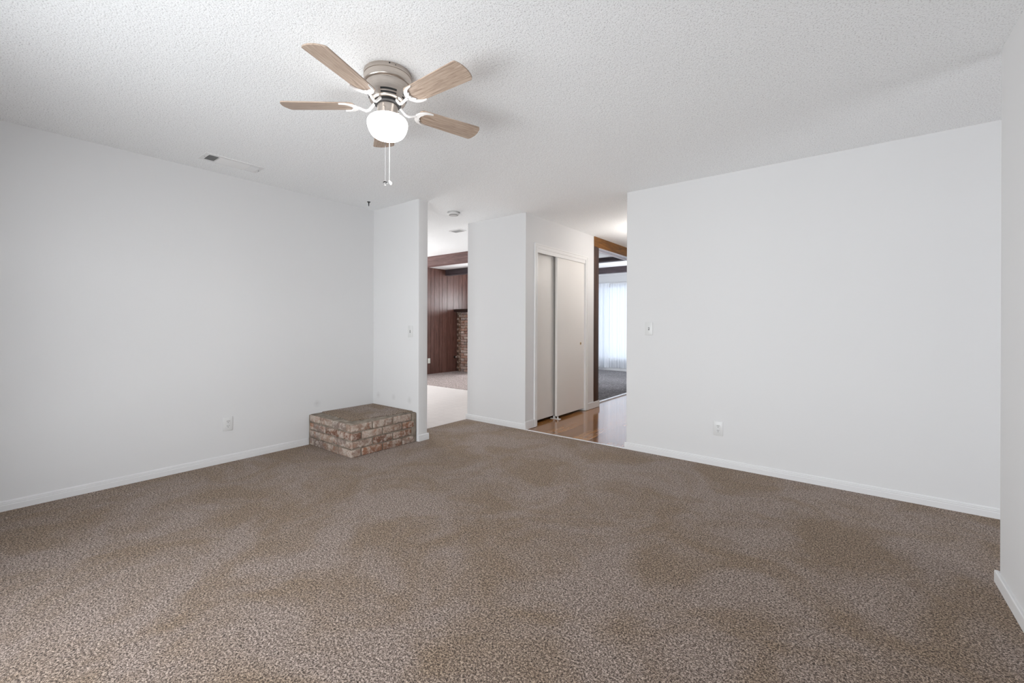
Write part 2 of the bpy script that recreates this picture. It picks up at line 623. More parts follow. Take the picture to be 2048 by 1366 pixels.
struct('wall_panelled_rear', bm, PANEL, 'dark panelled strip of wall above the brick fireplace', 'wall')
sbox('wall_family_rear', [(-6.8, -5.1, 8.9, 9.0, 0, 0.35), (-6.8, -5.1, 8.9, 9.0, 2.1, 2.526), (-5.7, -5.1, 8.9, 9.0, 0, 2.526)],
     WALL, 'white rear wall with a window beside the fireplace', 'wall')
bm = BM()
for a in (-6.8, -6.27, -5.74):
    box(bm, a, a + 0.04, 8.93, 8.97, 0.35, 2.1)
for a in (0.35, 2.06):
    box(bm, -6.8, -5.7, 8.93, 8.97, a, a + 0.04)
struct('window_4', bm, TRIM, 'white window frame beside the fireplace', 'window')
sbox('wall_family_side', [(-5.2, -5.1, 5.56, 9.1, 0, 2.53), (-5.2, XC - 0.12, 5.56, 5.66, 0, 2.53), (-5.5, -5.1, 9.0, 9.1, 0, 2.53)], WALL,
     'white wall between family room and living room', 'wall')
# living room window wall
sbox('wall_living_rear', [(-5.5, -5.4, 9.1, 10.5, 0, 2.5), (-5.4, -5.3, 10.4, 10.5, 0, 2.5), (-3.2, XC, 10.4, 10.5, 0, 2.5), (-5.3, -3.2, 10.4, 10.5, 0, 0.28),
                          (-5.3, -3.2, 10.4, 10.5, 2.2, 2.5)], WALL, 'white wall above the sheer curtains', 'wall')
sbox('wall_living_side', [(XC - 0.12, XC, 7.52, 7.75, 0, 2.5), (XC - 0.12, XC, 9.45, 10.5, 0, 2.5), (XC - 0.12, XC, 7.75, 9.45, 0, 0.6),
                          (XC - 0.12, XC, 7.75, 9.45, 2.0, 2.5)], WALL, 'white side wall of the living room', 'wall')
bm = BM()
for a in (7.75, 8.58, 9.41):
    box(bm, XC - 0.08, XC - 0.04, a, a + 0.04, 0.6, 2.0)
for a in (0.6, 1.96):
    box(bm, XC - 0.08, XC - 0.04, 7.75, 9.45, a, a + 0.04)
struct('added_window_6', bm, TRIM, 'white side window frame added to the living room to let in fill light', 'window')  # unseen window made up for the living room side lamp
bm = BM()
for a in (-5.3, -4.27, -3.24):
    box(bm, a, a + 0.04, 10.43, 10.47, 0.28, 2.2)
for a in (0.28, 2.16):
    box(bm, -5.3, -3.2, 10.43, 10.47, a, a + 0.04)
struct('window_5', bm, TRIM, 'white window frame behind the sheer curtains', 'window')

# ------------------------------------------------------------------ baseboards
PROF = [(0, 0), (0.0125, 0), (0.0125, 0.036), (0.0105, 0.040), (0.0105, 0.0435), (0.0118, 0.0455), (0.0105, 0.049),
        (0.0085, 0.050), (0.0085, 0.053), (0.0092, 0.055), (0.006, 0.061), (0.002, 0.064), (0, 0.064)]


def baseboard(name, runs, label):
    """runs: (axis of travel, wall plane, outward sign, a, b)"""
    bm = BM()
    for axis, p, sg, a, b in runs:
        prism(bm, [(p + sg * d, z) for d, z in PROF], a, b, 'Y' if axis == 'Y' else 'X')
    return struct(name, bm, TRIM, label, 'baseboard')


baseboard('baseboard_left', [('Y', XL, 1, -0.6, 2.11)], 'white ribbed baseboard along the wall left of the brick hearth')
baseboard('baseboard_partition', [('Y', XT, 1, YT + 0.004, YT + 0.1355), ('X', YT + 0.123, 1, XK, XT + 0.0005)],
          'small white baseboard wrapping the partition end by the hearth')
baseboard('baseboard_right', [('X', YR, -1, XR - 0.012, 3.9)], 'long white ribbed baseboard under the outlet and switch')
baseboard('baseboard_closet', [('X', YR, -1, XK - 0.0125, XC + 0.0005)], 'white baseboard under the narrow white wall face')
BSQ = [(0, 0), (0.0125, 0), (0.0125, 0.083), (0.009, 0.089), (0, 0.089)]
bm = BM()
prism(bm, [(XC + d, z) for d, z in BSQ], YR - 0.0125, CY0 - 0.012, 'Y')
struct('baseboard_closet_corner', bm, TRIM, 'short tall white baseboard left of the closet doors', 'baseboard')
bm = BM()
prism(bm, [(XC + d * 1.3, z) for d, z in BSQ], CY1 + 0.062, 5.722, 'Y')
box(bm, XC - 0.12, XC + 0.016, 5.702, 5.722, 0, 0.089)
struct('baseboard_post', bm, TRIM, 'short white baseboard across the foot of the brown post', 'baseboard')
bm = BM()
BN = [(0, 0), (0.0135, 0), (0.0135, 0.047), (0.0125, 0.051), (0.009, 0.053), (0, 0.053)]
prism(bm, [(XN - d, z) for d, z in BN], -0.6, YN + 0.0135, 'Y')
prism(bm, [(YN + d, z) for d, z in BN], XN - 0.0005, XN + 0.13, 'X')
struct('baseboard_near', bm, TRIM, 'plain low baseboard at the foot of the nearest wall end', 'baseboard')
baseboard('baseboard_living', [('X', 10.4, -1, -5.3, XC - 0.12)], 'white baseboard below the sheer curtains')

# ------------------------------------------------------------------ closet doors and casing
bm = BM()


def u_frame(bm, y0, y1, wdt, ztop, x0, x1):
    """an upside-down U of width wdt round the opening, outer edges y0..y1 and ztop"""
    prism(bm, [(y0, 0), (y0 + wdt, 0), (y0 + wdt, ztop - wdt), (y1 - wdt, ztop - wdt), (y1 - wdt, 0), (y1, 0), (y1, ztop), (y0, ztop)], x0, x1, 'X')


u_frame(bm, CY0 - 0.057, CY1 + 0.060, 0.058, 2.125, XC - 0.002, XC + 0.011)
u_frame(bm, CY0 - 0.055, CY1 + 0.058, 0.017, 2.123, XC, XC + 0.016)
u_frame(bm, CY0 - 0.022, CY1 + 0.025, 0.010, 2.090, XC, XC + 0.0135)
box(bm, XC - 0.010, XC + 0.0045, CY0 + 0.0015, CY1 - 0.0015, 2.022, CZ + 0.003)
box(bm, XC - 0.119, XC - 0.0025, CY0 - 0.004, CY0 + 0.001, 0, CZ - 0.002)
box(bm, XC - 0.119, XC - 0.0025, CY1 - 0.001, CY1 + 0.004, 0, CZ - 0.002)
struct('trim_3', bm, CASING, 'white casing and track board framing the closet doors', 'door casing')
bm = BM()
box(bm, XC - 0.105, XC - 0.073, CY0 + 0.003, 4.66, 0.035, 2.05, bev=0.002)
d1 = struct('door_1', bm, DOORP, 'plain off-white sliding closet door, the one set further back', 'closet door')
bm = BM()
box(bm, XC - 0.045, XC - 0.013, 4.605, CY1 - 0.003, 0.032, 2.045, bev=0.002)
d2 = struct('door_2', bm, DOORP, 'plain off-white sliding closet door with a round brass pull', 'closet door')
bm = BM()
lathe(bm, [(0.0, 0.0015), (0.012, 0.0015), (0.013, 0.003), (0.0165, 0.0035), (0.0185, 0.002), (0.0185, 0.0)], 28)
PULLM = Matrix.Translation((XC - 0.013, 5.205, 0.926)) @ Matrix.Rotation(PI / 2, 4, 'Y')
fp = obj('finger_pull', bm, BRASS, d2, True, PULLM)
fp['label'] = 'round brass finger pull'
bm = BM()
lathe(bm, [(0.0, 0.0024), (0.006, 0.0024), (0.0065, 0.0016)], 16, (-0.004, 0.0))
box(bm, 0.003, 0.010, -0.0025, 0.0025, 0.0014, 0.0022)
obj('pull_recess', bm, DARK, fp)
bm = BM()
box(bm, XC - 0.11, XC + 0.03, 4.60, 4.635, -0.004, 0.004, bev=0.001)
box(bm, XC - 0.012, XC - 0.004, 4.605, 4.63, 0.003, 0.03)
box(bm, XC - 0.069, XC - 0.049, 4.605, 4.63, 0.003, 0.034)
g = obj('door_guide', bm, PLASTIC, None)
tag(g, 'small white floor guide under the meeting closet doors', 'door guide')

# ------------------------------------------------------------------ post, header, beams
bm = BM()
box(bm, XC - 0.118, XC + 0.008, 5.56, 5.702, 0.0, 2.298, bev=0.003)
struct('trim_4', bm, POSTW, 'dark brown wood post beside the closet wall', 'wood post', True)
bm = BM()
box(bm, XC - 0.10, XC + 0.012, 5.56, 7.42, 2.298, 2.446, bev=0.003)
struct('trim_5', bm, HEADW, 'golden brown wood header beam over the opening', 'wood header', True)
bm = BM()
box(bm, XC - 0.118, XC - 0.002, 5.70, 7.40, 2.290, 2.2985)
box(bm, XC - 0.118, XC - 0.095, 5.70, 7.40, 2.272, 2.291)
struct('trim_6', bm, plain('soffit_white_window_tint', (0.62, 0.62, 0.68), 0.4), 'pale soffit strip under the brown header beam, tinted for window light', 'soffit strip')  # lavender of the window light is put into the white soffit colour
sbox('trim_7', (-7.82, -5.1, 5.375, 5.53, 2.268, 2.443), BEAMR, 'reddish brown ceiling beam above the tile floor', 'ceiling beam')
sbox('trim_8', (-7.82, -5.2, 7.37, 7.50, 2.385, 2.526), BEAMP, 'dark ceiling beam meeting the panelled wall', 'ceiling beam')
sbox('trim_9', (-5.1, XC - 0.12, 7.43, 7.56, 2.365, 2.5), BEAMP, 'purple-brown ceiling beam just behind the header', 'ceiling beam')
sbox('trim_10', (-5.4, XC - 0.12, 9.11, 9.24, 2.365, 2.5), BEAMP, 'purple-brown ceiling beam nearer the sheer curtains', 'ceiling beam')
sbox('trim_11', (-5.4, XC - 0.12, 10.37, 10.4, 2.455, 2.5), TRIM, 'white moulding where ceiling meets curtain wall', 'moulding')

# ------------------------------------------------------------------ brick hearth
def tint_layer(bm):
    return bm.loops.layers.float_color.new('tint')


def brick(bm, lay, d, pal, bev=0.010, jit=0.003):
    d = [q + rnd.uniform(-jit, jit) * 0.5 for q in d]
    before = len(bm.faces)
    t = bmesh.new()
    box(t, *d, bev=bev, seg=3)
    for v in t.verts:
        v.co += Vector((rnd.uniform(-1, 1), rnd.uniform(-1, 1), rnd.uniform(-1, 1))) * 0.0012
    c = rnd.choice(pal)
    k = rnd.uniform(0.8, 1.15)
    vm = {v: bm.verts.new(v.co) for v in t.verts}
    for f in t.faces:
        nf = bm.faces.new([vm[v] for v in f.verts])
        for l in nf.loops:
            l[lay] = (c[0] * k, c[1] * k, c[2] * k, 1)
    t.free()


PAL = [(0.30, 0.21, 0.165), (0.26, 0.13, 0.08), (0.33, 0.25, 0.205), (0.20, 0.10, 0.065), (0.27, 0.185, 0.14), (0.22, 0.165, 0.14)]
HX0, HX1, HY0, HY1, HZ = XL + 0.004, -3.42, 2.115, YT - 0.004, 0.295
hearth = thing('brick_hearth', 'low corner hearth of old brick with carpet on top', 'hearth', (HX0, HY0, 0))
T = Matrix.Translation((-HX0, -HY0, 0))
bm = BM()
lay = tint_layer(bm)
BL, BH = 0.213, 0.098
for c in range(4):
    z0 = c * (HZ / 4) + 0.004
    z1 = z0 + HZ / 4 - 0.011
    if c == 0:
        z0 = 0.0
    long_right = c % 2 == 1
    # face towards the closet (plane x = HX1)
    y = HY0
    L = BL if long_right else BH
    first = True
    while y < HY1 - 0.05:
        e = min(y + L, HY1 - 0.03)
        if e - y > 0.09 or first:
            if first:
                xa = HX1 - (BH if long_right else BL)
            else:
                xa = HX1 - BH
            brick(bm, lay, (xa, HX1, y, e, z0, z1), PAL)
        y = e + 0.010
        L = BL
        first = False
        if e >= HY1 - 0.031:
            break
    # face towards the viewer (plane y = HY0)
    x = HX1 - (BH if long_right else BL) - 0.010
    while x > HX0 + 0.07:
        a = max(x - BL, HX0 + 0.012)
        brick(bm, lay, (a, x, HY0, HY0 + BH, z0, z1), PAL)
        x = a - 0.010
obj('bricks', bm, BRICK, hearth, True, T.copy())
bm = BM()
box(bm, HX0, HX1 - 0.010, HY0 + 0.010, HY1, 0.0, HZ - 0.012, bev=0.004)
box(bm, HX0, HX1 - 0.012, HY0 + 0.012, HY1, HZ - 0.014, HZ - 0.002, bev=0.006)
box(bm, HX1 - 0.05, HX1 - 0.001, HY1 - 0.058, HY1, 0, HZ - 0.004, bev=0.010)
box(bm, HX0, HX0 + 0.012, HY0 - 0.001, HY0 + 0.05, 0, HZ - 0.006, bev=0.004)
obj('mortar', bm, MORTAR, hearth, True, T.copy())
bm = BM()
out = []
for i in range(15):
    t_ = i / 14
    out.append((HX0 + 0.045 + t_ * (-3.563 - HX0 - 0.045), 2.232 - 0.03 * t_ + rnd.uniform(-0.006, 0.006)))
for i in range(1, 15):
    t_ = i / 14
    out.append((-3.563 + t_ * 0.075 + rnd.uniform(-0.005, 0.005), 2.202 + t_ * (HY1 - 2.202)))
out += [(HX0, HY1), (HX0, 2.25)]
prism(bm, out, HZ - 0.003, HZ + 0.0035)
obj('carpet_top', bm, CARPET, hearth, False, T.copy())

# ------------------------------------------------------------------ fireplace
fire = thing('fireplace', 'tall old-brick fireplace against the dark panelled wall', 'fireplace', (-7.36, 7.74, 0))
T = Matrix.Translation((7.36, -7.74, 0))
bm = BM()
lay = tint_layer(bm)
PALF = [(0.55, 0.38, 0.33), (0.42, 0.23, 0.17), (0.62, 0.50, 0.45), (0.33, 0.17, 0.13), (0.50, 0.34, 0.29), (0.24, 0.18, 0.18)]
nz = 22
for c in range(nz):
    z0 = c * (1.495 / nz) + 0.004
    z1 = z0 + 1.495 / nz - 0.010
    x = -7.645
    # toothed left column standing further back, its shade put into darker brick colours
    brick(bm, lay, (-7.80 if c % 2 else -7.735, -7.652, 7.752, 7.86, z0, z1), [(0.16, 0.075, 0.045), (0.2, 0.10, 0.06)], 0.005)
    L = 0.2 if c % 2 else 0.10
    while x < -6.92:
        e = min(x + L, -6.9)
        brick(bm, lay, (x, e, 7.74, 7.84, z0, z1), PALF, 0.005)
        x = e + 0.010
        L = 0.2
obj('bricks', bm, BRICK, fire, True, T.copy())
bm = BM()
box(bm, -7.66, -6.905, 7.75, 8.895, 0, 1.49)
box(bm, -7.815, -7.66, 7.775, 8.895, 0, 1.49)
obj('mortar', bm, plain('dark_mortar', (0.11, 0.07, 0.05), 0.95), fire, False, T.copy())
bm = BM()
box(bm, -7.815, -6.85, 7.66, 8.895, 1.496, 1.565, bev=0.006)
obj('mantel_shelf', bm, MANTEL, fire, True, T.copy())

# ------------------------------------------------------------------ ceiling fan
FX, FY = -1.836, 1.331
fan = thing('ceiling_fan', 'five-blade flush ceiling fan with washed oak blades and lit globe', 'ceiling fan', (FX, FY, H))
Z = -H
bm = BM()
prof = [(0.0, H), (0.1155, H), (0.117, H - 0.002), (0.117, H - 0.022), (0.1145, H - 0.0235), (0.1145, H - 0.0265), (0.1165, H - 0.028),
        (0.1165, H - 0.052), (0.1135, H - 0.058), (0.1065, H - 0.062), (0.1045, H - 0.068), (0.1035, H - 0.082), (0.0990, H - 0.104),
        (0.0905, H - 0.130), (0.088, H - 0.138), (0.086, H - 0.143), (0.080, H - 0.145), (0.0, H - 0.145)]
lathe(bm, [(r, z + Z) for r, z in prof], 72)
housing = obj('motor_housing', bm, NICKEL, fan, True)
# dark cooling slots: three rows round the lower cone
bm = BM()
for row, (za, zb, ra, rb) in enumerate(((0.1150, 0.1235, 0.0955, 0.0928), (0.1300, 0.1375, 0.0906, 0.0882))):
    for k in range(5):
        a0 = math.radians(2.6 + 36 + 72 * k) - 0.42
        a1 = a0 + 0.84
        N = 10
        ro = 0.0012
        lo = [bm.verts.new(((rb + ro) * math.cos(a0 + (a1 - a0) * i / N), (rb + ro) * math.sin(a0 + (a1 - a0) * i / N), -zb)) for i in range(N + 1)]
        hi = [bm.verts.new(((ra + ro) * math.cos(a0 + (a1 - a0) * i / N), (ra + ro) * math.sin(a0 + (a1 - a0) * i / N), -za)) for i in range(N + 1)]
        for i in range(N):
            bm.faces.new((lo[i], lo[i + 1], hi[i + 1], hi[i]))
obj('cooling_slots', bm, DARK, housing)
bm = BM()
for a, zz in ((-32, -0.008), (-18, -0.011)):
    A = math.radians(a)
    c_, s_ = math.cos(A), math.sin(A)
    tube(bm, [(0.112 * c_, 0.112 * s_, zz), (0.1185 * c_, 0.1185 * s_, zz)], 0.0035 if a < -20 else 0.0022, 10)
obj('screws', bm, BLACK, housing)
bm = BM()
lathe(bm, [(0.0, -0.136), (0.066, -0.136), (0.066, -0.156), (0.060, -0.160), (0.0, -0.160)], 48)
obj('flywheel', bm, BLACK, fan, True)
bm = BM()
lathe(bm, [(0.0, -0.158), (0.044, -0.158), (0.0505, -0.162), (0.0505, -0.216), (0.047, -0.220), (0.0, -0.220)], 48)
fit = obj('light_fitter', bm, NICKEL, fan, True)
for a in (-57, 63, 183):
    bm = BM()
    A = math.radians(a)
    c_, s_ = math.cos(A), math.sin(A)
    tube(bm, [(0.048 * c_, 0.048 * s_, -0.185), (0.056 * c_, 0.056 * s_, -0.185)], 0.0035, 10)
    obj('thumb_screw', bm, NICKEL, fit, True)
bm = BM()
gp = [(0.046, -0.213), (0.058, -0.2155), (0.074, -0.2195), (0.087, -0.2255), (0.0955, -0.2325), (0.1005, -0.241), (0.1025, -0.251), (0.1015, -0.262),
      (0.098, -0.276), (0.093, -0.289), (0.087, -0.300), (0.079, -0.310), (0.067, -0.3185), (0.050, -0.3245), (0.028, -0.327), (0.0, -0.3275)]
lathe(bm, [(r * 0.975, z) for r, z in gp], 64)
o = obj('lamp_shade', bm, GLOBE, fan, True)
o['label'] = 'glowing white opal glass globe'
# blades
bw0, bw1, br0, br1 = 0.052, 0.0625, 0.158, 0.526


def blade_bm():
    bm = BM()
    pts = []
    for i in range(7):      # rounded root
        a = PI / 2 + PI * i / 6
        pts.append((br0 + 0.03 + 0.03 * math.cos(a), bw0 * math.sin(a) * 1.0))
    # tip: gently bowed end with rounded corners
    pts = [(br0 + 0.02, bw0), (br0 + 0.005, bw0 - 0.012), (br0, 0.0), (br0 + 0.005, -bw0 + 0.012), (br0 + 0.02, -bw0)]
    rc = 0.009
    e = 0.510
    pts += [(e - rc, -bw1), (e - rc * 0.4, -bw1 + rc * 0.15), (e, -bw1 + rc * 0.55), (e + 0.006, -bw1 + rc * 1.4)]
    for i in range(1, 6):
        v = -1 + 2 * i / 6
        pts.append((e + 0.016 - 0.010 * v * v, v * (bw1 - rc)))
    pts += [(e + 0.006, bw1 - rc * 1.4), (e, bw1 - rc * 0.55), (e - rc * 0.4, bw1 - rc * 0.15), (e - rc, bw1)]
    prism(bm, pts, -0.003, 0.003)
    es = [ed for ed in bm.edges if abs(ed.verts[0].co.z - ed.verts[1].co.z) < 1e-5]
    bmesh.ops.bevel(bm, geom=es, offset=0.0012, segments=1, affect='EDGES')
    return bm


def arm_bm(zt):
    """S-curved arm from the flywheel ending in a pierced crescent under the blade root"""
    bm = BM()
    path = [(0.050, 0, zt + 0.016), (0.068, 0, zt + 0.010), (0.082, 0, zt - 0.006), (0.094, 0, zt - 0.018), (0.108, 0, zt - 0.022),
            (0.124, 0, zt - 0.017), (0.140, 0, zt - 0.010), (0.152, 0, zt - 0.007)]
    tube(bm, path, [0.0075, 0.007, 0.0065, 0.0065, 0.0065, 0.0065, 0.007, 0.008], 10)
    # crescent
    N = 22
    outer, inner = [], []
    for i in range(N + 1):
        a = math.radians(-98 + 196 * i / N)
        tw = abs(i / N - 0.5) * 2
        outer.append((0.208 - 0.060 * math.cos(a) - (0.0 if tw < 0.8 else -0.06 * (tw - 0.8)), 0.054 * math.sin(a)))
        th = 0.021 * (1 - tw ** 2.4) + 0.003
        inner.append((0.208 - (0.060 - th) * math.cos(a) + (0.06 * (tw - 0.8) if tw > 0.8 else 0), (0.054 - th * 0.8) * math.sin(a)))
    q = outer + inner[::-1]
    lo = [bm.verts.new((x, y, zt - 0.0105)) for x, y in q]
    hi = [bm.verts.new((x, y, zt - 0.0035)) for x, y in q]
    n = len(q)
    for i in range(N):
        j = i + 1
        bm.faces.new((lo[i], lo[j], lo[n - 1 - j], lo[n - 1 - i]))
        bm.faces.new((hi[i], hi[j], hi[n - 1 - j], hi[n - 1 - i]))
    for i in range(n):
        bm.faces.new((lo[i], lo[(i + 1) % n], hi[(i + 1) % n], hi[i]))
    # pierced web inside the crescent
    for s_ in (-1, 1):
        tube(bm, [(0.150, s_ * 0.004, zt - 0.007), (0.168, s_ * 0.010, zt - 0.007), (0.183, s_ * 0.026, zt - 0.007)], [0.007, 0.0055, 0.005], 8, 0.5)
    tube(bm, [(0.152, 0, zt - 0.007), (0.166, 0, zt - 0.007), (0.176, 0, zt - 0.007)], [0.0075, 0.006, 0.003], 8, 0.5)
    return bm


ZB = 2.2774 - H
PITCH = -0.178
DROOP = (0.022, 0.004, 0.0, 0.0, -0.022)
b0 = a0_ = None
for k in range(5):
    ang = math.radians(2.57 + 72 * k)
    Rz = Matrix.Rotation(ang, 4, 'Z')
    # blade and arm share a frame pitched about the blade's own axis
    Mb = Matrix.Translation((0, 0, ZB)) @ Rz @ Matrix.Rotation(-DROOP[k], 4, 'Y')
    if k == 0:
        b0 = obj('blade', blade_bm(), BLADE, fan, True)
        a0_ = obj('blade_arm', arm_bm(0.0), WHITE, fan, True)
        ob, oa = b0, a0_
    else:
        ob, oa = b0.copy(), a0_.copy()
        COL.objects.link(ob)
        COL.objects.link(oa)
        ob.parent = oa.parent = fan
    ob.matrix_local = Mb @ Matrix.Rotation(PITCH, 4, 'X')
    oa.matrix_local = Mb @ Matrix.Rotation(PITCH * 0.9, 4, 'X')
# pull chains
dv = Vector((-FX, -FY, 0)).normalized()          # towards the viewer
pv = Vector((-dv.y, dv.x, 0))
bm = BM()
off = pv * -0.010
G = dv * 0.1055 + off
c1 = [dv * 0.050 + off + Vector((0, 0, -0.186)), dv * 0.070 + off + Vector((0, 0, -0.196)), dv * 0.090 + off + Vector((0, 0, -0.208)),
      dv * 0.102 + off + Vector((0, 0, -0.222)), G + Vector((0, 0, -0.240)), G + Vector((0, 0, -0.405))]
tube(bm, c1, 0.0012, 6)
for i in range(58):
    bmesh.ops.create_icosphere(bm, subdivisions=1, radius=0.0018, matrix=Matrix.Translation(G + Vector((0, 0, -0.230 - i * 0.003))))
ch1 = obj('pull_chain', bm, CHAIN, fan, True)
ch1['label'] = 'grey beaded pull chain in front of the globe'
bm = BM()
tube(bm, [G + Vector((0, 0, -0.405)), G + Vector((0, 0, -0.576))], 0.0007, 6)
obj('pull_cord', bm, CORD, ch1)
bm = BM()
lathe(bm, [(0.0, 0.009), (0.006, 0.0085), (0.0125, 0.004), (0.0135, 0.0), (0.0125, -0.004), (0.006, -0.0085), (0.0, -0.009)], 24)
bmesh.ops.transform(bm, matrix=Matrix.Translation(G + Vector((0, 0, -0.584))), verts=bm.verts[:])
o = obj('pull_knob', bm, CRYSTAL, ch1, True)
o['label'] = 'clear plastic pull knob'
bm = BM()
sd = pv * 0.010
q1 = -dv * 0.108 + sd
tube(bm, [-dv * 0.050 + sd + Vector((0, 0, -0.186)), -dv * 0.085 + sd + Vector((0, 0, -0.196)), q1 + Vector((0, 0, -0.225)), q1 + Vector((0, 0, -0.505))],
     0.0017, 8)
ch2 = obj('pull_chain', bm, CORD, fan, True)
ch2['label'] = 'white pull cord behind the globe'
bm = BM()
lathe(bm, [(0.0, 0.015), (0.004, 0.013), (0.0075, 0.004), (0.0085, -0.004), (0.006, -0.012), (0.0, -0.015)], 20)
bmesh.ops.transform(bm, matrix=Matrix.Translation(q1 + pv * 0.006 + Vector((0, 0, -0.513))) @ Matrix.Rotation(0.6, 4, dv), verts=bm.verts[:])
obj('pull_knob', bm, WHITE, ch2, True)

# ------------------------------------------------------------------ ceiling register
VX0, VX1, VY0, VY1 = -3.905, -3.725, 1.120, 1.525
vent = thing('ceiling_vent', 'long white ceiling register with one dark louvred end near the left wall', 'air vent', (VX0, VY0, H))
T = Matrix.Translation((-VX0, -VY0, -H))
bm = BM()
z0, z1 = H - 0.0035, H
yy = [VY0, 1.150, 1.218, 1.434, 1.500, VY1]
for a, b in ((0, 1), (4, 5)):
    box(bm, VX0, VX1, yy[a], yy[b], z0, z1)
for a, b in ((1, 2), (2, 3), (3, 4)):
    box(bm, VX0, VX0 + 0.022, yy[a], yy[b], z0, z1)
    box(bm, VX1 - 0.034, VX1, yy[a], yy[b], z0, z1)
for a in (2, 3):
    box(bm, VX0 + 0.022, VX1 - 0.034, yy[a] - 0.003, yy[a] + 0.003, z0, z1)
bmesh.ops.remove_doubles(bm, verts=bm.verts[:], dist=1e-5)
obj('frame', bm, VENTW, vent, False, T.copy())
bm = BM()
box(bm, VX0 + 0.02, VX1 - 0.03, yy[1], yy[4], H - 0.0012, H - 0.0004)
obj('duct_opening', bm, DARK, vent, False, T.copy())


def louvres(ya, yb, n, tilt, name):
    bm = BM()
    for i in range(n):
        y = ya + (yb - ya) * (i + 0.5) / n
        m_ = Matrix.Translation(((VX0 + VX1) / 2 - 0.006, y, H - 0.004)) @ Matrix.Rotation(tilt, 4, 'X')
        r = bmesh.ops.create_cube(bm, size=1.0, matrix=m_ @ Matrix.Diagonal((0.124, 0.0009, 0.0072, 1)))
    return obj(name, bm, VENTW, vent, False, T.copy())


louvres(yy[1] + 0.003, yy[2] - 0.003, 8, math.radians(-38), 'louvre_bank')
louvres(yy[3] + 0.003, yy[4] - 0.003, 8, math.radians(50), 'louvre_bank')
bm = BM()
for i in range(7):
    x = VX0 + 0.028 + i * 0.0175
    m_ = Matrix.Translation((x, (yy[2] + yy[3]) / 2, H - 0.004)) @ Matrix.Rotation(math.radians(68), 4, 'Y')
    bmesh.ops.create_cube(bm, size=1.0, matrix=m_ @ Matrix.Diagonal((0.0009, yy[3] - yy[2] - 0.008, 0.020, 1)))
obj('louvre_bank', bm, VENTW, vent, False, T.copy())
bm = BM()
tube(bm, [(-3.81, 1.507, H - 0.006), (-3.81, 1.509, H - 0.014)], 0.0022, 8)
tube(bm, [(-3.822, 1.509, H - 0.014), (-3.804, 1.509, H - 0.014)], 0.0022, 8)
obj('damper_lever', bm, plain('lever_grey', (0.35, 0.35, 0.34), 0.5), vent, True, T.copy())
bm = BM()
lathe(bm, [(0.0, H - 0.008), (0.004, H - 0.0075), (0.0045, H - 0.006)], 12, (-3.81, 1.134))
obj('screw', bm, plain('screw_grey', (0.4, 0.4, 0.4), 0.4, 0.6), vent, True, T.copy())

# second small vent on the bright ceiling, smoke alarm, hook
bm = BM()
v2 = thing('ceiling_vent', 'small grey vent on the bright ceiling behind the smoke alarm', 'air vent', (-4.14, 4.125, H))
box(bm, -0.10, 0.10, -0.065, -0.050, -0.008, 0)
box(bm, -0.10, 0.10, 0.050, 0.065, -0.008, 0)
box(bm, -0.10, -0.085, -0.05, 0.05, -0.008, 0)
box(bm, 0.085, 0.10, -0.05, 0.05, -0.008, 0)
obj('frame', bm, VENTW, v2)
bm = BM()
for i in range(7):
    m_ = Matrix.Translation((0, -0.043 + i * 0.0143, -0.004)) @ Matrix.Rotation(math.radians(35), 4, 'X')
    bmesh.ops.create_cube(bm, size=1.0, matrix=m_ @ Matrix.Diagonal((0.17, 0.001, 0.015, 1)))
obj('louvre_bank', bm, plain('vent_grey', (0.42, 0.42, 0.42), 0.6), v2)

sm = thing('smoke_alarm', 'round white smoke alarm on the ceiling near the partition', 'smoke alarm', (-3.50, 3.42, H))
bm = BM()
lathe(bm, [(0.0, 0.0), (0.072, 0.0), (0.072, -0.005), (0.069, -0.007)], 40)
obj('mounting_base', bm, plain('grey_edge', (0.55, 0.55, 0.54), 0.5), sm, True)
bm = BM()
lathe(bm, [(0.064, -0.006), (0.066, -0.010), (0.064, -0.026), (0.058, -0.031), (0.046, -0.0325), (0.044, -0.036), (0.0, -0.038)], 40)
obj('cover', bm, PLASTIC, sm, True)
bm = BM()
lathe(bm, [(0.0475, -0.0322), (0.0455, -0.0335), (0.0445, -0.0362), (0.0465, -0.0362)], 40)
obj('sensor_slot', bm, GREYSLOT, sm, True)

hk = thing('ceiling_hook', 'small black T-shaped hook screwed into the ceiling corner', 'ceiling hook', (-3.90, 2.60, H))
bm = BM()
lathe(bm, [(0.0, 0.0), (0.017, 0.0), (0.0165, -0.004), (0.006, -0.008), (0.0, -0.008)], 24)
obj('base_plate', bm, BLACK, hk, True)
bm = BM()
tube(bm, [(0, 0, -0.006), (0, 0, -0.02), (0, 0, -0.044)], [0.0065, 0.005, 0.0035], 12)
obj('shank', bm, BLACK, hk, True)

# ------------------------------------------------------------------ switches and outlets
# built facing -y at the origin, centre of plate


def rounded(bm, w_, h_, d0, d1, bev):
    box(bm, -w_ / 2, w_ / 2, d1, d0, -h_ / 2, h_ / 2, bev=bev, seg=2)


def switch(label, loc, rotz):
    t = thing('light_switch', label, 'light switch', loc, rotz)
    bm = BM()
    rounded(bm, 0.072, 0.118, 0.0, -0.006, 0.0025)
    obj('cover_plate', bm, PLASTIC, t, True)
    bm = BM()
    box(bm, -0.0055, 0.0055, -0.0064, -0.0058, -0.0125, 0.0125)
    obj('toggle_slot', bm, GREYSLOT, t)
    bm = BM()
    prism(bm, [(-0.0035, -0.004), (0.0035, -0.004), (0.0028, 0.007), (-0.0028, 0.007)], -0.017, -0.005, 'Y')
    obj('toggle', bm, PLASTIC, t)
    for z in (-0.03, 0.03):
        bm = BM()
        tube(bm, [(0, -0.005, z), (0, -0.0068, z)], 0.003, 12)
        obj('screw', bm, PLASTIC, t, True)
    return t


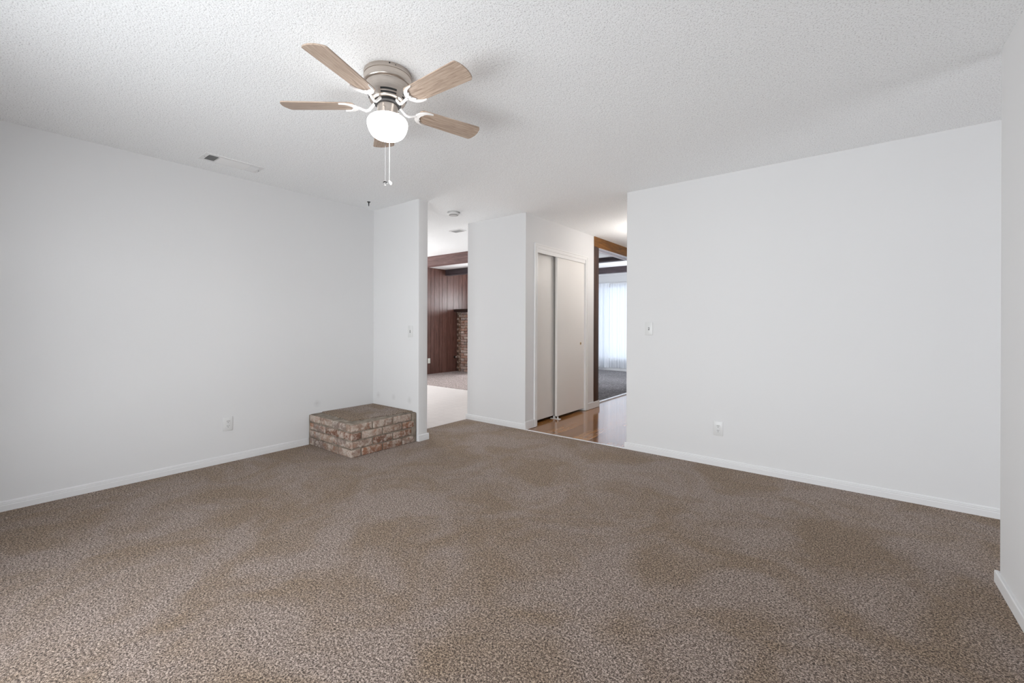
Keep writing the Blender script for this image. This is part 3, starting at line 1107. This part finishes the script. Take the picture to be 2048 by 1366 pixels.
def outlet(label, loc, rotz, mat=None):
    mat = mat or PLASTIC
    t = thing('wall_outlet', label, 'electrical outlet', loc, rotz)
    bm = BM()
    rounded(bm, 0.074, 0.118, 0.0, -0.006, 0.0025)
    obj('cover_plate', bm, mat, t, True)
    for z in (-0.0195, 0.0195):
        bm = BM()
        pts = []
        for i in range(20):
            a = 2 * PI * i / 20
            pts.append((0.0165 * math.cos(a), z + max(-0.0125, min(0.0125, 0.0165 * math.sin(a)))))
        prism(bm, pts, -0.0085, -0.005, 'Y')
        r = obj('receptacle', bm, mat, t)
        bm = BM()
        for x in (-0.0062, 0.0062):
            box(bm, x - 0.0014, x + 0.0014, -0.0089, -0.0083, z + 0.0005, z + 0.0085)
        tube(bm, [(0, -0.0083, z - 0.0065), (0, -0.0089, z - 0.0065)], 0.0028, 10)
        obj('slots', bm, GREYSLOT, r)
    bm = BM()
    tube(bm, [(0, -0.005, 0), (0, -0.0068, 0)], 0.003, 12)
    obj('screw', bm, mat, t, True)
    return t


switch('white toggle switch on the wide blank wall near the wood floor', (-1.4445, YR, 1.145), 0)
switch('white toggle switch on the short partition above the brick hearth', (-3.525, YT, 1.105), 0)
outlet('white outlet low on the wide wall facing the window', (-0.852, YR, 0.314), 0)
outlet('white outlet low on the long wall left of the brick hearth', (XL, 1.414, 0.325), PI / 2)
outlet('pale outlet low on the dark panelled wall', (-7.82, 6.853, 0.318), PI / 2, IVORY)
kn = thing('gas_valve', 'chrome knob on the dark panelled wall beside the fireplace bricks', 'valve knob', (-7.82, 7.70, 0.362))
bm = BM()
lathe(bm, [(0.0, 0.0), (0.036, 0.0), (0.034, 0.008), (0.012, 0.012), (0.0, 0.012)], 28)
bmesh.ops.transform(bm, matrix=Matrix.Rotation(PI / 2, 4, 'Y'), verts=bm.verts[:])
obj('rosette', bm, plain('dark_bronze', (0.03, 0.025, 0.022), 0.35, 0.6), kn, True)
bm = BM()
lathe(bm, [(0.0, 0.01), (0.012, 0.01), (0.011, 0.03), (0.022, 0.04), (0.030, 0.052), (0.030, 0.064), (0.022, 0.076), (0.0, 0.08)], 28)
bmesh.ops.transform(bm, matrix=Matrix.Rotation(PI / 2, 4, 'Y'), verts=bm.verts[:])
obj('knob', bm, CHROME, kn, True)

# ------------------------------------------------------------------ curtains
def curtain(x0, x1, seed, amp, label, yc=10.29):
    r = random.Random(seed)
    bm = BM()
    n = 260
    ph = [r.uniform(0, 6.28) for _ in range(4)]
    rows = []
    zs = [2.262, 2.245, 2.232, 2.20, 2.1, 1.8, 1.4, 1.0, 0.6, 0.3, 0.085]
    for z in zs:
        fl = min(1.0, (2.30 - z) / 0.25)
        row = []
        for i in range(n + 1):
            x = x0 + (x1 - x0) * i / n
            d = math.sin(x * 92 + ph[0] + 0.15 * math.sin(z * 2)) * 0.5 + math.sin(x * 57 + ph[1] + 0.3 * z) * 0.5 + math.sin(x * 25 + ph[2]) * 0.4
            g_ = math.sin(x * 120 + ph[3]) * 0.006 * (1 if z > 2.19 else 0.2)
            row.append(bm.verts.new((x, yc + d * amp * fl + g_, z)))
        rows.append(row)
    for a, b in zip(rows, rows[1:]):
        for i in range(n):
            bm.faces.new((a[i], a[i + 1], b[i + 1], b[i]))
    o = obj('sheer_curtain', bm, SHEER, None, True)
    return tag(o, label, 'curtain', 'sheer curtains at the living room window')


curtain(-5.29, -4.845, 3, 0.040, 'gathered white sheer curtain beside the brown post')
curtain(-4.850, -3.2, 5, 0.018, 'flatter white sheer curtain meeting the wide blank wall edge', 10.362)
bm = BM()
tube(bm, [(-5.299, 10.328, 2.25), (-3.0, 10.328, 2.25)], 0.006, 10)
o = obj('curtain_rod', bm, WHITE, None, True)
tag(o, 'thin white rod holding the sheer curtains', 'curtain rod')

# ------------------------------------------------------------------ foyer lamp
fl = thing('ceiling_lamp', 'warm dome lamp on the foyer ceiling behind the wide wall', 'ceiling lamp', (-1.95, 5.5, H))
bm = BM()
lathe(bm, [(0.0, 0.0), (0.13, 0.0), (0.13, -0.012), (0.12, -0.015)], 40)
obj('lamp_base', bm, BRASS, fl, True)
bm = BM()
lathe(bm, [(0.12, -0.012), (0.115, -0.035), (0.095, -0.06), (0.06, -0.078), (0.0, -0.085)], 40)
obj('lamp_shade', bm, LAMPW, fl, True)
pl = bpy.data.lights.new('foyer_lamp_light', 'POINT')
pl.energy = 17
pl.color = (1.0, 0.95, 0.90)
pl.shadow_soft_size = 0.1
po = bpy.data.objects.new('foyer_lamp_light', pl)
COL.objects.link(po)
po.location = (-1.95, 5.5, H - 0.42)
